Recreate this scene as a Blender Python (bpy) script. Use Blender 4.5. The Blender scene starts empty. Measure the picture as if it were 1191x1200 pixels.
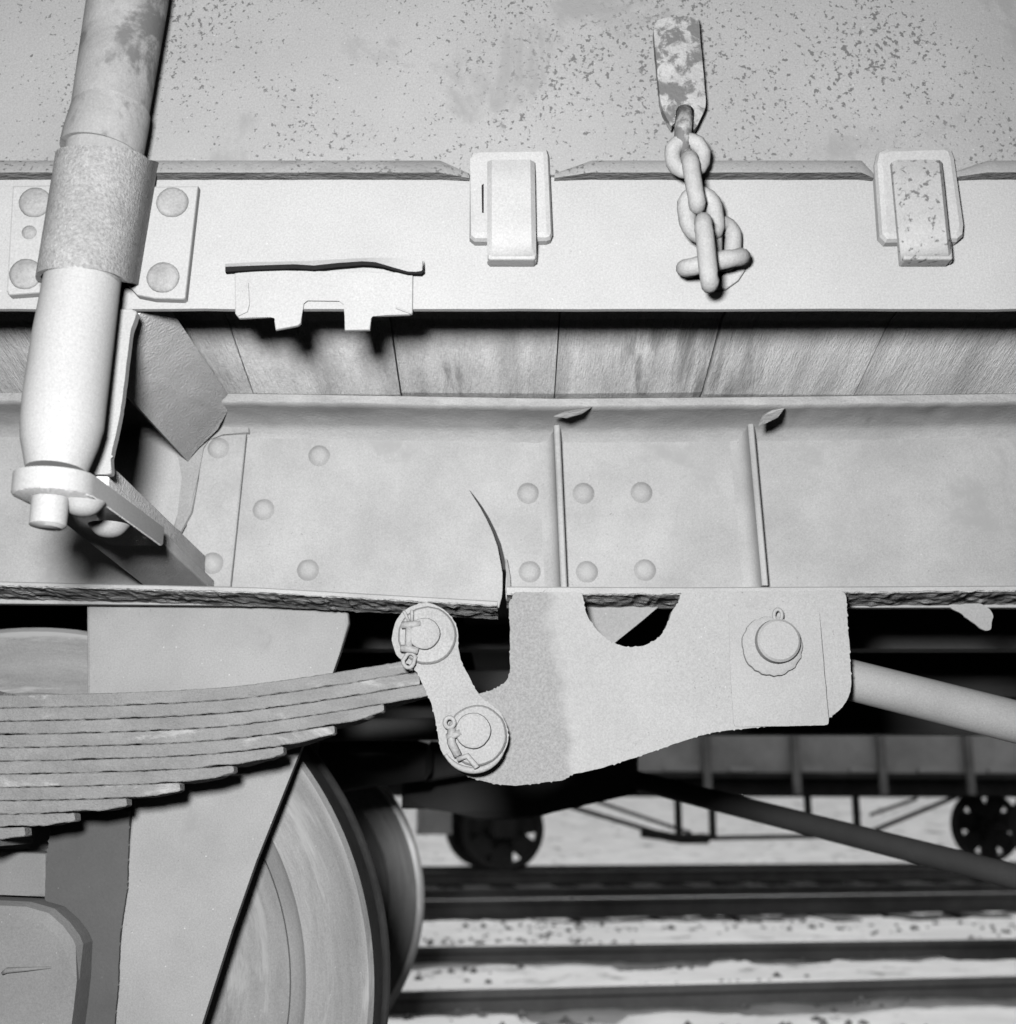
import bpy, bmesh, math, random
from mathutils import Vector, Matrix, noise
random.seed(7)
R = math.radians
sc = bpy.context.scene
COL = sc.collection

# ---------------------------------------------------------------- camera
CAMZ, F, PITCH = 0.69, 1450.0, math.atan2(350.0, 1450.0)
SP, CP = math.sin(PITCH), math.cos(PITCH)
cam_d = bpy.data.cameras.new('camera')
cam = bpy.data.objects.new('camera', cam_d); COL.objects.link(cam)
cam.location = (0, 0, CAMZ)
cam.rotation_euler = (R(90) + PITCH, 0, 0)
cam_d.sensor_fit = 'HORIZONTAL'; cam_d.sensor_width = 36.0
cam_d.lens = F / 1191.0 * 36.0
cam_d.clip_start = 0.05; cam_d.clip_end = 2000
cam_d.dof.use_dof = True; cam_d.dof.focus_distance = 1.30; cam_d.dof.aperture_fstop = 6.0
sc.camera = cam

# ---------------------------------------------------------------- light
SUN_EL, SUN_AZ = R(40), R(8)          # the sun stands behind the wagons and throws their shade towards us
world = bpy.data.worlds.new('World'); sc.world = world; world.use_nodes = True
nt = world.node_tree; nt.nodes.clear()
sky = nt.nodes.new('ShaderNodeTexSky'); sky.sky_type = 'NISHITA'; sky.sun_disc = False
sky.sun_elevation = SUN_EL; sky.sun_rotation = SUN_AZ
bw = nt.nodes.new('ShaderNodeRGBToBW')            # black and white film
bg = nt.nodes.new('ShaderNodeBackground'); bg.inputs['Strength'].default_value = 0.10
ow = nt.nodes.new('ShaderNodeOutputWorld')
nt.links.new(sky.outputs[0], bw.inputs[0]); nt.links.new(bw.outputs[0], bg.inputs[0]); nt.links.new(bg.outputs[0], ow.inputs[0])
sun_d = bpy.data.lights.new('sun', 'SUN'); sun_d.energy = 2.05; sun_d.angle = R(2.0); sun_d.color = (1, 1, 1)
sun = bpy.data.objects.new('sun', sun_d); COL.objects.link(sun)
sdir = Vector((math.sin(SUN_AZ) * math.cos(SUN_EL), math.cos(SUN_AZ) * math.cos(SUN_EL), math.sin(SUN_EL)))
sun.rotation_euler = sdir.to_track_quat('Z', 'Y').to_euler()
# the photographer's flash bulb, held a little left of and above the lens: it makes the hard shadows to the lower right
fl_d = bpy.data.lights.new('flash_bulb', 'POINT'); fl_d.energy = 515.0; fl_d.shadow_soft_size = 0.062; fl_d.color = (1, 1, 1)
fl = bpy.data.objects.new('flash_bulb', fl_d); COL.objects.link(fl); fl.location = (-0.115, 0.0, CAMZ + 0.185)

vs = sc.view_settings
vs.view_transform = 'Standard'; vs.look = 'None'; vs.gamma = 1; vs.use_curve_mapping = False; vs.exposure = 0.0
sc.render.engine = 'CYCLES'
sc.cycles.max_bounces = 6; sc.cycles.diffuse_bounces = 0; sc.cycles.glossy_bounces = 1

# ---------------------------------------------------------------- helpers
def ray(px, py):
    u, v = px - 595.5, py - 600.0
    return u, F * CP + v * SP, F * SP - v * CP
def P(px, py, Y):
    u, d, w = ray(px, py); k = Y / d
    return Vector((u * k, Y, CAMZ + w * k))
def PZ(px, py, z):
    u, d, w = ray(px, py); k = (z - CAMZ) / w
    return Vector((u * k, d * k, z))

WL = {}
def link(name, me, mat, parent=None, loc=None):
    o = bpy.data.objects.new(name, me); COL.objects.link(o)
    if mat and not me.materials: me.materials.append(mat)
    if loc is None:
        if me.vertices:
            mn = Vector((min(v.co[i] for v in me.vertices) for i in range(3)))
            mx = Vector((max(v.co[i] for v in me.vertices) for i in range(3)))
            c = (mn + mx) / 2
            me.transform(Matrix.Translation(-c))
        else: c = Vector((0, 0, 0))
    else: c = Vector(loc)
    o.location = c; WL[o.name] = c.copy()
    if parent:
        o.parent = parent; o.matrix_parent_inverse = Matrix.Translation(-WL[parent.name])
    return o
def mk(name, bm, mat, parent=None, smooth=False, loc=None):
    bmesh.ops.recalc_face_normals(bm, faces=bm.faces)
    me = bpy.data.meshes.new(name); bm.to_mesh(me); bm.free()
    if smooth:
        for p in me.polygons: p.use_smooth = True
        if smooth != 'all' :
            try: me.set_sharp_from_angle(angle=R(38))
            except Exception: pass
    return link(name, me, mat, parent, loc)
def thing(name, label, cat, loc, group=None):
    o = bpy.data.objects.new(name, None); COL.objects.link(o); o.location = loc
    WL[o.name] = Vector(loc); o['label'] = label; o['category'] = cat
    if group: o['group'] = group
    return o

def chaikin(pts, it=2):
    for _ in range(it):
        out = []
        for i in range(len(pts)):
            a, b = pts[i], pts[(i + 1) % len(pts)]
            L = math.hypot(b[0] - a[0], b[1] - a[1]); t = min(.25, 3.0 / max(L, 1e-6))
            out += [(a[0] + (b[0] - a[0]) * t, a[1] + (b[1] - a[1]) * t), (b[0] - (b[0] - a[0]) * t, b[1] - (b[1] - a[1]) * t)]
        pts = out
    return pts
def rough_poly(pts, step=6, amp=1.0, seed=0):
    """walk the outline in small steps and let it wander with noise: scabbed, hand-cut edges"""
    pts = chaikin(pts, 2); out = []; n = len(pts)
    for i in range(n):
        a, b = pts[i], pts[(i + 1) % n]
        L = math.hypot(b[0] - a[0], b[1] - a[1]); k = max(1, round(L / 2.6))
        for j in range(k):
            t = j / k; x = a[0] + (b[0] - a[0]) * t; y = a[1] + (b[1] - a[1]) * t
            nx = noise.noise(Vector((x * .055, y * .055, seed))) + .8 * noise.noise(Vector((x * .19, y * .19, seed + 7))) + .5 * noise.noise(Vector((x * .5, y * .5, seed + 3)))
            ny = noise.noise(Vector((x * .055, y * .055, seed + 20))) + .8 * noise.noise(Vector((x * .19, y * .19, seed + 27))) + .5 * noise.noise(Vector((x * .5, y * .5, seed + 23)))
            out.append((x + nx * amp, y + ny * amp))
    keep = [out[0]]
    for p in out[1:]:
        if math.hypot(p[0] - keep[-1][0], p[1] - keep[-1][1]) > .8: keep.append(p)
    return keep
def prism_bm(pts3, thick, bev=0.0015, seg=2, bm=None):
    """pts3: coplanar outline facing the camera (-Y); pushed back by thick (float or vector)"""
    own = bm is None
    if own: bm = bmesh.new()
    d = Vector((0, thick, 0)) if not isinstance(thick, Vector) else thick
    f = [bm.verts.new(p) for p in pts3]; b = [bm.verts.new(p + d) for p in pts3]
    front = bm.faces.new(f); bm.faces.new(list(reversed(b)))
    n = len(f)
    for i in range(n):
        bm.faces.new((f[i], b[i], b[(i + 1) % n], f[(i + 1) % n]))
    if bev > 0:
        bmesh.ops.bevel(bm, geom=list(front.edges), offset=bev, segments=seg, affect='EDGES', profile=0.5, clamp_overlap=True)
    return bm
def plate(name, poly, Y, thick, mat, parent, bev=0.0015, rough=None, seed=0, smooth=False):
    if rough: poly = rough_poly(poly, rough[0], rough[1], seed)
    return mk(name, prism_bm([P(x, y, Y) for x, y in poly], thick, bev), mat, parent, smooth)
def box_bm(x0, x1, y0, y1, z0, z1, bm=None, bev=0.0, M=None):
    own = bmesh.new()
    vs_ = [own.verts.new((x, y, z)) for x in (x0, x1) for y in (y0, y1) for z in (z0, z1)]
    for q in ((0, 1, 3, 2), (4, 6, 7, 5), (0, 4, 5, 1), (2, 3, 7, 6), (0, 2, 6, 4), (1, 5, 7, 3)):
        own.faces.new([vs_[i] for i in q])
    if bev: bmesh.ops.bevel(own, geom=list(own.edges), offset=bev, segments=2, affect='EDGES', profile=0.5, clamp_overlap=True)
    if M is not None: bmesh.ops.transform(own, matrix=M, verts=own.verts)
    if bm is None: return own
    me = bpy.data.meshes.new('tmp'); own.to_mesh(me); own.free(); bm.from_mesh(me); bpy.data.meshes.remove(me)
    return bm
def tube_bm(pts, r, n=10, closed=False, bm=None, caps=True):
    if bm is None: bm = bmesh.new()
    pts = [Vector(p) for p in pts]; N = len(pts)
    rr = r if isinstance(r, (list, tuple)) else [r] * N
    tang = []
    for i in range(N):
        a = pts[(i - 1) % N] if (closed or i > 0) else pts[i]
        b = pts[(i + 1) % N] if (closed or i < N - 1) else pts[i]
        tang.append((b - a).normalized())
    up = Vector((0, 0, 1)) if abs(tang[0].z) < 0.9 else Vector((1, 0, 0))
    nrm = (up - tang[0] * up.dot(tang[0])).normalized()
    rings = []
    for i in range(N):
        nrm = (nrm - tang[i] * nrm.dot(tang[i])).normalized()
        bi = tang[i].cross(nrm)
        rings.append([bm.verts.new(pts[i] + (nrm * math.cos(2 * math.pi * k / n) + bi * math.sin(2 * math.pi * k / n)) * rr[i]) for k in range(n)])
    M_ = N if closed else N - 1
    for i in range(M_):
        A, B = rings[i], rings[(i + 1) % N]
        off = 0
        if closed and i == N - 1:
            off = min(range(n), key=lambda o: (A[0].co - B[o % n].co).length)
        for k in range(n):
            bm.faces.new((A[k], A[(k + 1) % n], B[(k + 1 + off) % n], B[(k + off) % n]))
    if caps and not closed:
        bm.faces.new(rings[0]); bm.faces.new(list(reversed(rings[-1])))
    return bm
def lathe_bm(profile, c=(0, 0, 0), n=24, bm=None, jit=0.0, seed=0):
    """revolve (radius, y) about the Y axis"""
    if bm is None: bm = bmesh.new()
    c = Vector(c); rings = []; rs = random.Random(seed)
    jj = [1 + rs.uniform(-jit, jit) for _ in range(n)]
    for r, y in profile:
        if r < 1e-6: rings.append([bm.verts.new(c + Vector((0, y, 0)))]); continue
        rings.append([bm.verts.new(c + Vector((math.cos(2 * math.pi * k / n) * r * jj[k], y, math.sin(2 * math.pi * k / n) * r * jj[k]))) for k in range(n)])
    for A, B in zip(rings, rings[1:]):
        for k in range(n):
            if len(A) == 1 and len(B) == 1: break
            if len(A) == 1: bm.faces.new((A[0], B[k], B[(k + 1) % n]))
            elif len(B) == 1: bm.faces.new((A[k], A[(k + 1) % n], B[0]))
            else: bm.faces.new((A[k], A[(k + 1) % n], B[(k + 1) % n], B[k]))
    return bm

# ---------------------------------------------------------------- materials
def material(name, c, rough=0.82, mott=0.12, mscale=9, grain=0.17, gscale=520, bump=0.25, bscale=220, bdist=0.0012,
             spots=None, streak=None, dust=0.0, metallic=0.0, stretch=None, coarse=None, spec=0.18, kk=0.21, region=None, polar=False):
    c = c * kk; dust *= kk
    if spots: spots = (spots[0], spots[1], spots[2], spots[3] * kk)
    if streak: streak = (streak[0], streak[1], streak[2] * kk)
    m = bpy.data.materials.new(name); m.use_nodes = True
    t = m.node_tree; N = t.nodes; L = t.links; N.clear()
    out = N.new('ShaderNodeOutputMaterial'); b = N.new('ShaderNodeBsdfPrincipled'); L.new(b.outputs[0], out.inputs[0])
    b.inputs['Roughness'].default_value = rough; b.inputs['Metallic'].default_value = metallic
    b.inputs['Specular IOR Level'].default_value = spec
    tc = N.new('ShaderNodeTexCoord'); co = tc.outputs['Object']
    oi = N.new('ShaderNodeObjectInfo'); ml = N.new('ShaderNodeMath'); ml.operation = 'MULTIPLY'; ml.inputs[1].default_value = 37.0 if not polar else 0.0
    L.new(oi.outputs['Random'], ml.inputs[0]); va_ = N.new('ShaderNodeVectorMath'); va_.operation = 'ADD'
    L.new(co, va_.inputs[0]); L.new(ml.outputs[0], va_.inputs[1]); co = va_.outputs[0]
    if stretch:
        mp = N.new('ShaderNodeMapping'); L.new(co, mp.inputs[0]); mp.inputs['Scale'].default_value = stretch; cs = mp.outputs[0]
    else: cs = co
    if polar:
        sx = N.new('ShaderNodeSeparateXYZ'); L.new(co, sx.inputs[0])
        cz_ = N.new('ShaderNodeCombineXYZ'); L.new(sx.outputs['X'], cz_.inputs[0]); L.new(sx.outputs['Z'], cz_.inputs[1])
        ln = N.new('ShaderNodeVectorMath'); ln.operation = 'LENGTH'; L.new(cz_.outputs[0], ln.inputs[0])
        at = N.new('ShaderNodeMath'); at.operation = 'ARCTAN2'; L.new(sx.outputs['Z'], at.inputs[0]); L.new(sx.outputs['X'], at.inputs[1])
        cc_ = N.new('ShaderNodeCombineXYZ'); L.new(ln.outputs['Value'], cc_.inputs[0])
        m2 = N.new('ShaderNodeMath'); m2.operation = 'MULTIPLY'; m2.inputs[1].default_value = .06; L.new(at.outputs[0], m2.inputs[0]); L.new(m2.outputs[0], cc_.inputs[1])
        L.new(sx.outputs['Y'], cc_.inputs[2]); cs = cc_.outputs[0]
    def nz(scale, detail=3, rough_=0.6, src=None, w=0.0):
        n = N.new('ShaderNodeTexNoise'); L.new(src or cs, n.inputs['Vector']); n.inputs['Scale'].default_value = scale
        n.inputs['Detail'].default_value = detail; n.inputs['Roughness'].default_value = rough_; n.inputs['Distortion'].default_value = w
        return n.outputs['Fac']
    def ramp(src, a, b_, lo=0.0, hi=1.0):
        r = N.new('ShaderNodeMapRange'); L.new(src, r.inputs[0]); r.inputs[1].default_value = a; r.inputs[2].default_value = b_
        r.inputs[3].default_value = lo; r.inputs[4].default_value = hi; r.interpolation_type = 'SMOOTHSTEP' if lo == 0 and hi == 1 else 'LINEAR'
        return r.outputs[0]
    def math_(op, a, b_):
        n = N.new('ShaderNodeMath'); n.operation = op
        for i, x in enumerate((a, b_)):
            if isinstance(x, (int, float)): n.inputs[i].default_value = x
            else: L.new(x, n.inputs[i])
        return n.outputs[0]
    val = math_('MULTIPLY', ramp(nz(mscale, 5), 0.3, 0.7, 1 - mott, 1 + mott), c)
    val = math_('MULTIPLY', val, ramp(nz(gscale, 2, 0.8, src=co), 0.25, 0.75, 1 - grain, 1 + grain))
    sp_fac = None
    if spots:   # (scale, threshold, amount of clustering, colour)
        s, th, cl, cc = spots
        f = math_('ADD', nz(s, 2, 0.5), ramp(nz(6.5, 3, 0.55), 0.3, 0.7, -cl, cl))
        f = ramp(f, th, th + 0.12)
        sp_fac = f
        val = math_('ADD', math_('MULTIPLY', val, math_('SUBTRACT', 1.0, f)), math_('MULTIPLY', f, cc))
    if streak:  # (scale, threshold, colour): bigger worn or dirty patches
        s, th, cc = streak
        f = ramp(nz(s, 6, 0.68, w=0.4), th, th + 0.12)
        val = math_('ADD', math_('MULTIPLY', val, math_('SUBTRACT', 1.0, f)), math_('MULTIPLY', f, cc))
    if dust:
        v = N.new('ShaderNodeTexVoronoi'); L.new(co, v.inputs['Vector']); v.inputs['Scale'].default_value = 95
        f = math_('MULTIPLY', ramp(v.outputs['Distance'], 0.10, 0.055), ramp(nz(60, 2, src=co), 0.5, 0.62))
        val = math_('ADD', val, math_('MULTIPLY', f, dust))
    rf = None
    if region:  # a caked patch with a soft wandering border: x < c0 + m*z
        c0, mm, wd, cc = region
        sep = N.new('ShaderNodeSeparateXYZ'); L.new(tc.outputs['Object'], sep.inputs[0])
        dd = math_('SUBTRACT', math_('ADD', c0, math_('MULTIPLY', sep.outputs['Z'], mm)), sep.outputs['X'])
        dd = math_('ADD', dd, ramp(nz(22, 4), 0.3, 0.7, -.010, .010))
        rf = ramp(dd, -wd, wd)
        val = math_('ADD', math_('MULTIPLY', val, math_('SUBTRACT', 1.0, rf)), math_('MULTIPLY', rf, math_('MULTIPLY', ramp(nz(380, 3, .75), .3, .7, .76, 1.24), cc * kk)))
    cmb = N.new('ShaderNodeCombineColor')
    for i in range(3): L.new(val, cmb.inputs[i])
    L.new(cmb.outputs[0], b.inputs['Base Color'])
    h = nz(bscale, 4, 0.6)
    if coarse: h = math_('ADD', h, math_('MULTIPLY', nz(coarse[0], 4, 0.6, w=0.3), coarse[1]))
    if rf is not None: h = math_('ADD', h, math_('MULTIPLY', rf, math_('MULTIPLY', nz(480, 3, .7), 2.5)))
    if sp_fac is not None: h = math_('SUBTRACT', h, math_('MULTIPLY', sp_fac, 0.5))
    bp = N.new('ShaderNodeBump'); bp.inputs['Strength'].default_value = bump; bp.inputs['Distance'].default_value = bdist
    L.new(h, bp.inputs['Height']); L.new(bp.outputs[0], b.inputs['Normal'])
    return m

M_panel = material('pitted paint', 0.31, mott=0.10, mscale=5, spots=(235, 0.605, 0.10, 0.12), streak=(7, 0.56, 0.25), dust=0.12, bump=0.35, bdist=0.001)
M_rail = material('dusty light paint', 0.40, mott=0.05, mscale=12, dust=0.1, bump=0.2, streak=(9, 0.66, 0.46), spots=(260, 0.71, 0.04, 0.24))
M_web = material('dusty grey paint', 0.495, mott=0.15, mscale=9, streak=(6, 0.56, 0.43), dust=0.16, bump=0.25, spots=(280, 0.705, 0.04, 0.28))
M_cleat = material('dusty grey paint on plates', 0.50, mott=0.07, mscale=10, dust=0.1, bump=0.18)
hcx = (P(516, 800, 1.403).x + P(998, 800, 1.403).x) / 2; hcz = (P(700, 689, 1.403).z + P(600, 921, 1.403).z) / 2
hb0, hb1 = P(643, 705, 1.403), P(668, 905, 1.403)
hm = (hb1.x - hb0.x) / (hb1.z - hb0.z)
M_hanger = material('dust on the hanger', 0.45, mott=0.08, mscale=8, dust=0.16, bump=0.35, spots=(280, 0.70, 0.04, 0.27), region=(hb0.x - hcx - hm * (hb0.z - hcz), hm, .010, .345))
M_pad = material('dust on the hanger pad', 0.44, mott=0.07, mscale=9, dust=0.12, bump=0.3)
M_grease = material('grease bound dust', 0.42, mott=0.10, mscale=18, grain=0.24, gscale=400, bump=0.5, bscale=420, dust=0.08)
M_flange = material('scabbed flange underside', 0.66, mott=0.22, mscale=35, bump=1.0, bscale=170, bdist=0.006, coarse=(60, 0.9), stretch=(0.45, 1, 1), streak=(28, 0.6, 0.16))
M_edge = material('peeling flange edge', 0.44, mott=0.18, mscale=40, bump=0.8, bscale=120, bdist=0.004, stretch=(0.5, 1, 1))
M_rough = material('gritty paint', 0.80, mott=0.12, mscale=20, bump=0.9, bscale=330, bdist=0.0025, dust=0.12)
M_knee = material('shaded knee paint', 0.40, mott=0.16, mscale=14, grain=0.2, bump=0.5, bscale=300, bdist=0.002)  # darker tone paints a shaded band on the flat knee plate
M_socket = material('gritty socket casting', 0.275, mott=0.16, mscale=26, grain=0.36, gscale=330, bump=0.8, bscale=420, bdist=0.002, dust=0.1, streak=(14, 0.60, 0.29))
M_stake = material('stake paint', 0.38, mott=0.05, mscale=7, bump=0.10, rough=0.75, dust=0.06, streak=(12, 0.66, 0.36), spec=0.15)
M_staketop = material('stained stake paint', 0.28, mott=0.16, mscale=22, streak=(13, 0.51, 0.12), bump=0.35, dust=0.1)
M_spring = material('dusty spring steel', 0.285, mott=0.16, mscale=30, grain=0.16, gscale=480, bump=0.8, bscale=300, bdist=0.003, streak=(18, 0.56, 0.50), stretch=(0.6, 1, 1.3))
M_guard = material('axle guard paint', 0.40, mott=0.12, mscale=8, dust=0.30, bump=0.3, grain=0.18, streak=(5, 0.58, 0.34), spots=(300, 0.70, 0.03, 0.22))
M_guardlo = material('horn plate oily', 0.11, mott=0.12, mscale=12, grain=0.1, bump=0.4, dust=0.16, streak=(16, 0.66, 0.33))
M_box = material('axle box casting', 0.26, mott=0.14, mscale=9, bump=0.4, dust=0.16, streak=(8, 0.58, 0.17))
M_wheel = material('dusty wheel steel', 0.32, mott=0.22, mscale=34, polar=True, streak=(26, 0.53, 0.45), grain=0.2, bump=0.35, dust=0.16, rough=0.55)
M_tread = material('worn tread steel', 0.022, mott=0.3, mscale=30, bump=0.3, metallic=0.0, spec=0.08, rough=0.6, kk=1)
M_flangetip = material('bright flange steel', 0.30, mott=0.4, mscale=40, polar=True, bump=0.4, metallic=0.25, rough=0.45, kk=1)
M_chain = material('painted chain', 0.36, mott=0.16, mscale=30, bump=0.5, bscale=300, streak=(40, 0.58, 0.26))
M_tag = material('rusted chain bar', 0.36, mott=0.15, mscale=30, bump=0.6, streak=(58, 0.43, 0.13), bdist=0.002)
M_hinge = material('hinge paint', 0.41, mott=0.06, mscale=18, bump=0.25, dust=0.1)
M_hingerust = material('hinge paint with rust dots', 0.37, mott=0.08, mscale=18, bump=0.3, spots=(170, 0.575, 0.07, 0.13))
M_wood = material('sawn floor boards', 0.86, mott=0.34, mscale=4, grain=0.2, gscale=300, bump=0.9, bscale=90, bdist=0.002, stretch=(6, 0.8, 1), streak=(2.6, 0.55, 0.42), coarse=(20, 1.0))
M_black = material('black painted shade', 0.02, spec=0.0, dust=0)  # flat black standing in for shade in the clip and hinge slits
M_dark = material('underframe steel', 0.10, mott=0.2, mscale=6, bump=0.3)
M_darker = material('oily underframe steel', 0.055, mott=0.2, mscale=6, bump=0.3)
M_rodd = material('oily rod', 0.085, mott=0.2, mscale=9, bump=0.3)
M_rod = material('tie tube paint', 0.37, mott=0.12, mscale=9, bump=0.3, streak=(9, 0.62, 0.50), dust=0.1)
M_bgw = material('weathered wagon side', 0.8, mott=0.25, mscale=1.6, gscale=60, bump=0.2, bscale=10, kk=1.0)
M_bgd = material('dark wagon frame', 0.07, mott=0.3, mscale=4, gscale=60, bump=0.2, bscale=20, kk=1.0)
M_bgl = material('pale wagon stake', 0.42, mott=0.3, mscale=4, gscale=60, bump=0.2, bscale=20, kk=1.0)
M_railside = material('rusty rail side', 0.13, mott=0.3, mscale=3, gscale=90, bump=0.4, bscale=30, rough=0.8, kk=1.0)
M_sleeper = material('tarred sleeper', 0.06, mott=0.4, mscale=6, gscale=60, bump=0.8, bscale=14, bdist=0.01, kk=1.0)
M_snow = material('trodden snow', 0.78, mott=0.14, mscale=2.4, gscale=90, grain=0.04, bump=0.5, bscale=7, bdist=0.03, streak=(3.4, 0.56, 0.30), rough=0.8, kk=1.0)
M_lump = material('clean snow', 0.85, mott=0.05, mscale=3, gscale=60, bump=0.4, bscale=14, bdist=0.01, rough=0.8, kk=1.0)

# ================================================================ THE WAGON
YW, YF, YR, YP = 1.50, 1.41, 1.10, 1.0945        # web, flange toes, side rail, side panel
wagon = thing('freight_wagon', 'dusty old freight wagon filling the photo, its solebar cracked above the spring shackle', 'freight wagon', (0.6, 2.45, 0))

# -- side rail (curb angle) and side panel above it
XL, XR = -2.6, 5.2
def zrow(py, Y): return P(595, py, Y).z
# the bottom edge of the rail is level in the picture
zr0 = zrow(362, YR); zr1 = zrow(212, YR)
bm = bmesh.new()
n = 260; top = []; bot = []
xs = [XL + (XR - XL) * i / n for i in range(n + 1)]
pts = [Vector((x, YR, zr0 + (0.0008 * noise.noise(Vector((x * 60, 0, 3)))))) for x in xs] + [Vector((XR, YR, zr1 + 0.02)), Vector((XL, YR, zr1 + 0.02))]
rail = mk('side_rail', prism_bm(pts, 0.006, 0.0012), M_rail, wagon)
# small inward toe under the rail hides nothing, it only thickens the edge
zp0 = zrow(204.5, YP)
panel = mk('side_panel', prism_bm([Vector((XL, YP, zp0)), Vector((XR, YP, zp0)), Vector((XR, YP, 2.9)), Vector((XL, YP, 2.9))], 0.012, 0.001), M_panel, wagon)

def lip(x0, x1, t0, t1, name='edge_bead'):
    """raised bead along the foot of the side panel; t0,t1 = taper lengths in px"""
    m0, m1 = x0 + t0, x1 - t1
    k = max(2, int((m1 - m0) / 14)); base = 0
    prof = []
    # cross-section rows: (py, y offset toward camera)
    def row(px, s):
        jit = 0.7 * noise.noise(Vector((px * 0.11, 2.0, 0)))
        up = P(px, 188 + (1 - s) * 16, YP)
        f1 = P(px, 192.5 + (1 - s) * 12, YP - 0.006 * s)
        f2 = P(px, 202.0 + jit + (1 - s) * 7, YP - 0.0085 * s)
        return [up + Vector((0, 0.004, 0)), up, f1, f2, Vector((f2.x, YR - 0.0005, f2.z - 0.0004))]
    pxs = [x0, m0] + [m0 + (m1 - m0) * i / k for i in range(1, k)] + [m1, x1]
    ss = [0.05] + [1.0] * (k + 1) + [0.05]
    bm = bmesh.new(); rows = [[bm.verts.new(v) for v in row(p, s)] for p, s in zip(pxs, ss)]
    for A, B in zip(rows, rows[1:]):
        for i in range(len(A)):
            j = (i + 1) % len(A)
            bm.faces.new((A[i], A[j], B[j], B[i]))
    bm.faces.new(rows[0]); bm.faces.new(list(reversed(rows[-1])))
    bmesh.ops.recalc_face_normals(bm, faces=bm.faces)
    o = mk(name, bm, M_panel, wagon, True)
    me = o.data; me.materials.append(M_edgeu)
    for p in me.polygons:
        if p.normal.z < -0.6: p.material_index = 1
    return o
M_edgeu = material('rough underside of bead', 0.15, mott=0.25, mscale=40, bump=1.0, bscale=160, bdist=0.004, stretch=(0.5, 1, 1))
lip(-700, 550, 20, 34); lip(650, 1024, 44, 14); lip(1112, 2600, 46, 20)

# -- rivet head mesh shared by all rivets
def rivet_mesh(r, h, flat=False, mat=None, name='rivet', seed=0):
    if flat: prof = [(0, -h), (r * .75, -h), (r * .95, -h * .6), (r, 0), (r, 0.002)]
    else: prof = [(0, -h)] + [(r * a, -h * b) for a, b in ((.25, .965), (.45, .87), (.62, .72), (.76, .52), (.87, .30), (.95, .12), (1.0, .03))] + [(r * 1.03, .001)]
    bm = lathe_bm(prof, n=20, jit=0.02, seed=seed)
    bmesh.ops.recalc_face_normals(bm, faces=bm.faces)
    me = bpy.data.meshes.new(name); bm.to_mesh(me); bm.free()
    for p in me.polygons: p.use_smooth = True
    me.materials.append(mat); return me

# -- solebar: channel with toes toward us, fractured above the shackle
crack_l = [(549, 574), (556, 584), (563, 595), (570, 608), (577, 623), (583, 640), (586, 655), (589, 672), (589, 690), (588, 700)]
crack_r = [(551, 574), (558, 583.5), (566, 594.5), (573.5, 607), (581, 622), (587.5, 638), (591.5, 654), (593.5, 672), (592.5, 690), (593, 700)]
def topy(x): return 462 + 0 * x
web_pts = [(-900, 455), (2600, 455), (2600, 712), (596, 712)] + [(x, y) for x, y in reversed(crack_r)] + crack_l + [(585, 712), (-900, 700)]
bm = prism_bm([P(x, y, YW) for x, y in web_pts], 0.012, 0.0006, 1)
sole = mk('solebar', bm, M_web, wagon)
sole['label'] = 'solebar web split by a curved crack that runs down to its lower edge'
# raised bright lip of torn metal on the right of the crack
lp = [(592, 655), (594.5, 655), (598, 675), (599, 692), (595, 700), (593.5, 692), (594.5, 672)]
plate('torn_edge', lp, YW - 0.012, 0.012, M_lump if False else M_stake, sole, bev=0.0008)
def flange(pxs, row_top, row_bot, zthick, name, mat_edge, mat_under, toe_r=True, seed=0):
    """outline of the toe traced at YF; goes straight back to the web"""
    bm = bmesh.new(); rs = random.Random(seed); rows = []
    for i, px in enumerate(pxs):
        yt, yb = row_top(px), row_bot(px)
        a = P(px, yt, YF); b = P(px, yb, YF)
        jit = 0.0010 * noise.noise(Vector((px * 0.05, seed, 0))) + 0.0010 * noise.noise(Vector((px * 0.21, seed, 5)))
        b.z += jit
        rows.append([bm.verts.new(v) for v in (Vector((a.x, YW + 0.003, a.z + 0.004)), Vector((a.x, YF + 0.002, a.z)), Vector((a.x, YF, a.z - 0.0015)),
                                               Vector((b.x, YF, b.z + 0.0015)), Vector((b.x, YF + 0.0025, b.z)),
                     *[Vector((b.x, YF + 0.0025 + (YW + .0005 - YF) * q / 7, b.z - FIL[0] * (q / 7) ** 3 + RUF[0] * (noise.noise(Vector((b.x * 85, q * 1.1, seed))) * .0022 + noise.noise(Vector((b.x * 30, q * .5, seed + 9))) * .0022))) for q in range(1, 7)],
                     Vector((b.x, YW + 0.003, b.z - 0.001 - FIL[0] * 1.5)))])
    for A, B in zip(rows, rows[1:]):
        nn = len(A)
        for i in range(nn):
            j = (i + 1) % nn
            bm.faces.new((A[i], A[j], B[j], B[i]))
    bm.faces.new(rows[0]); bm.faces.new(list(reversed(rows[-1])))
    o = mk(name, bm, mat_edge, sole, FIL[0] > 0)
    o.data.materials.append(mat_under)
    for p in o.data.polygons:
        if p.normal.z < -0.55: p.material_index = 1
    return o
RUF = [1.0]; FIL = [0.0]
def pw(pts):
    def f(x):
        if x <= pts[0][0]: return pts[0][1]
        for (a, ya), (b, yb) in zip(pts, pts[1:]):
            if x <= b: return ya + (yb - ya) * (x - a) / (b - a)
        return pts[-1][1]
    return f
rng = lambda a, b, s: [a + (b - a) * i / max(1, int((b - a) / s)) for i in range(max(1, int((b - a) / s)) + 1)]
M_flu = material('grimy top flange underside', 0.60, mott=0.16, mscale=12, bump=0.5, dust=0.08, streak=(14, 0.62, 0.42))
RUF[0] = .35; FIL[0] = .013
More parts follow.
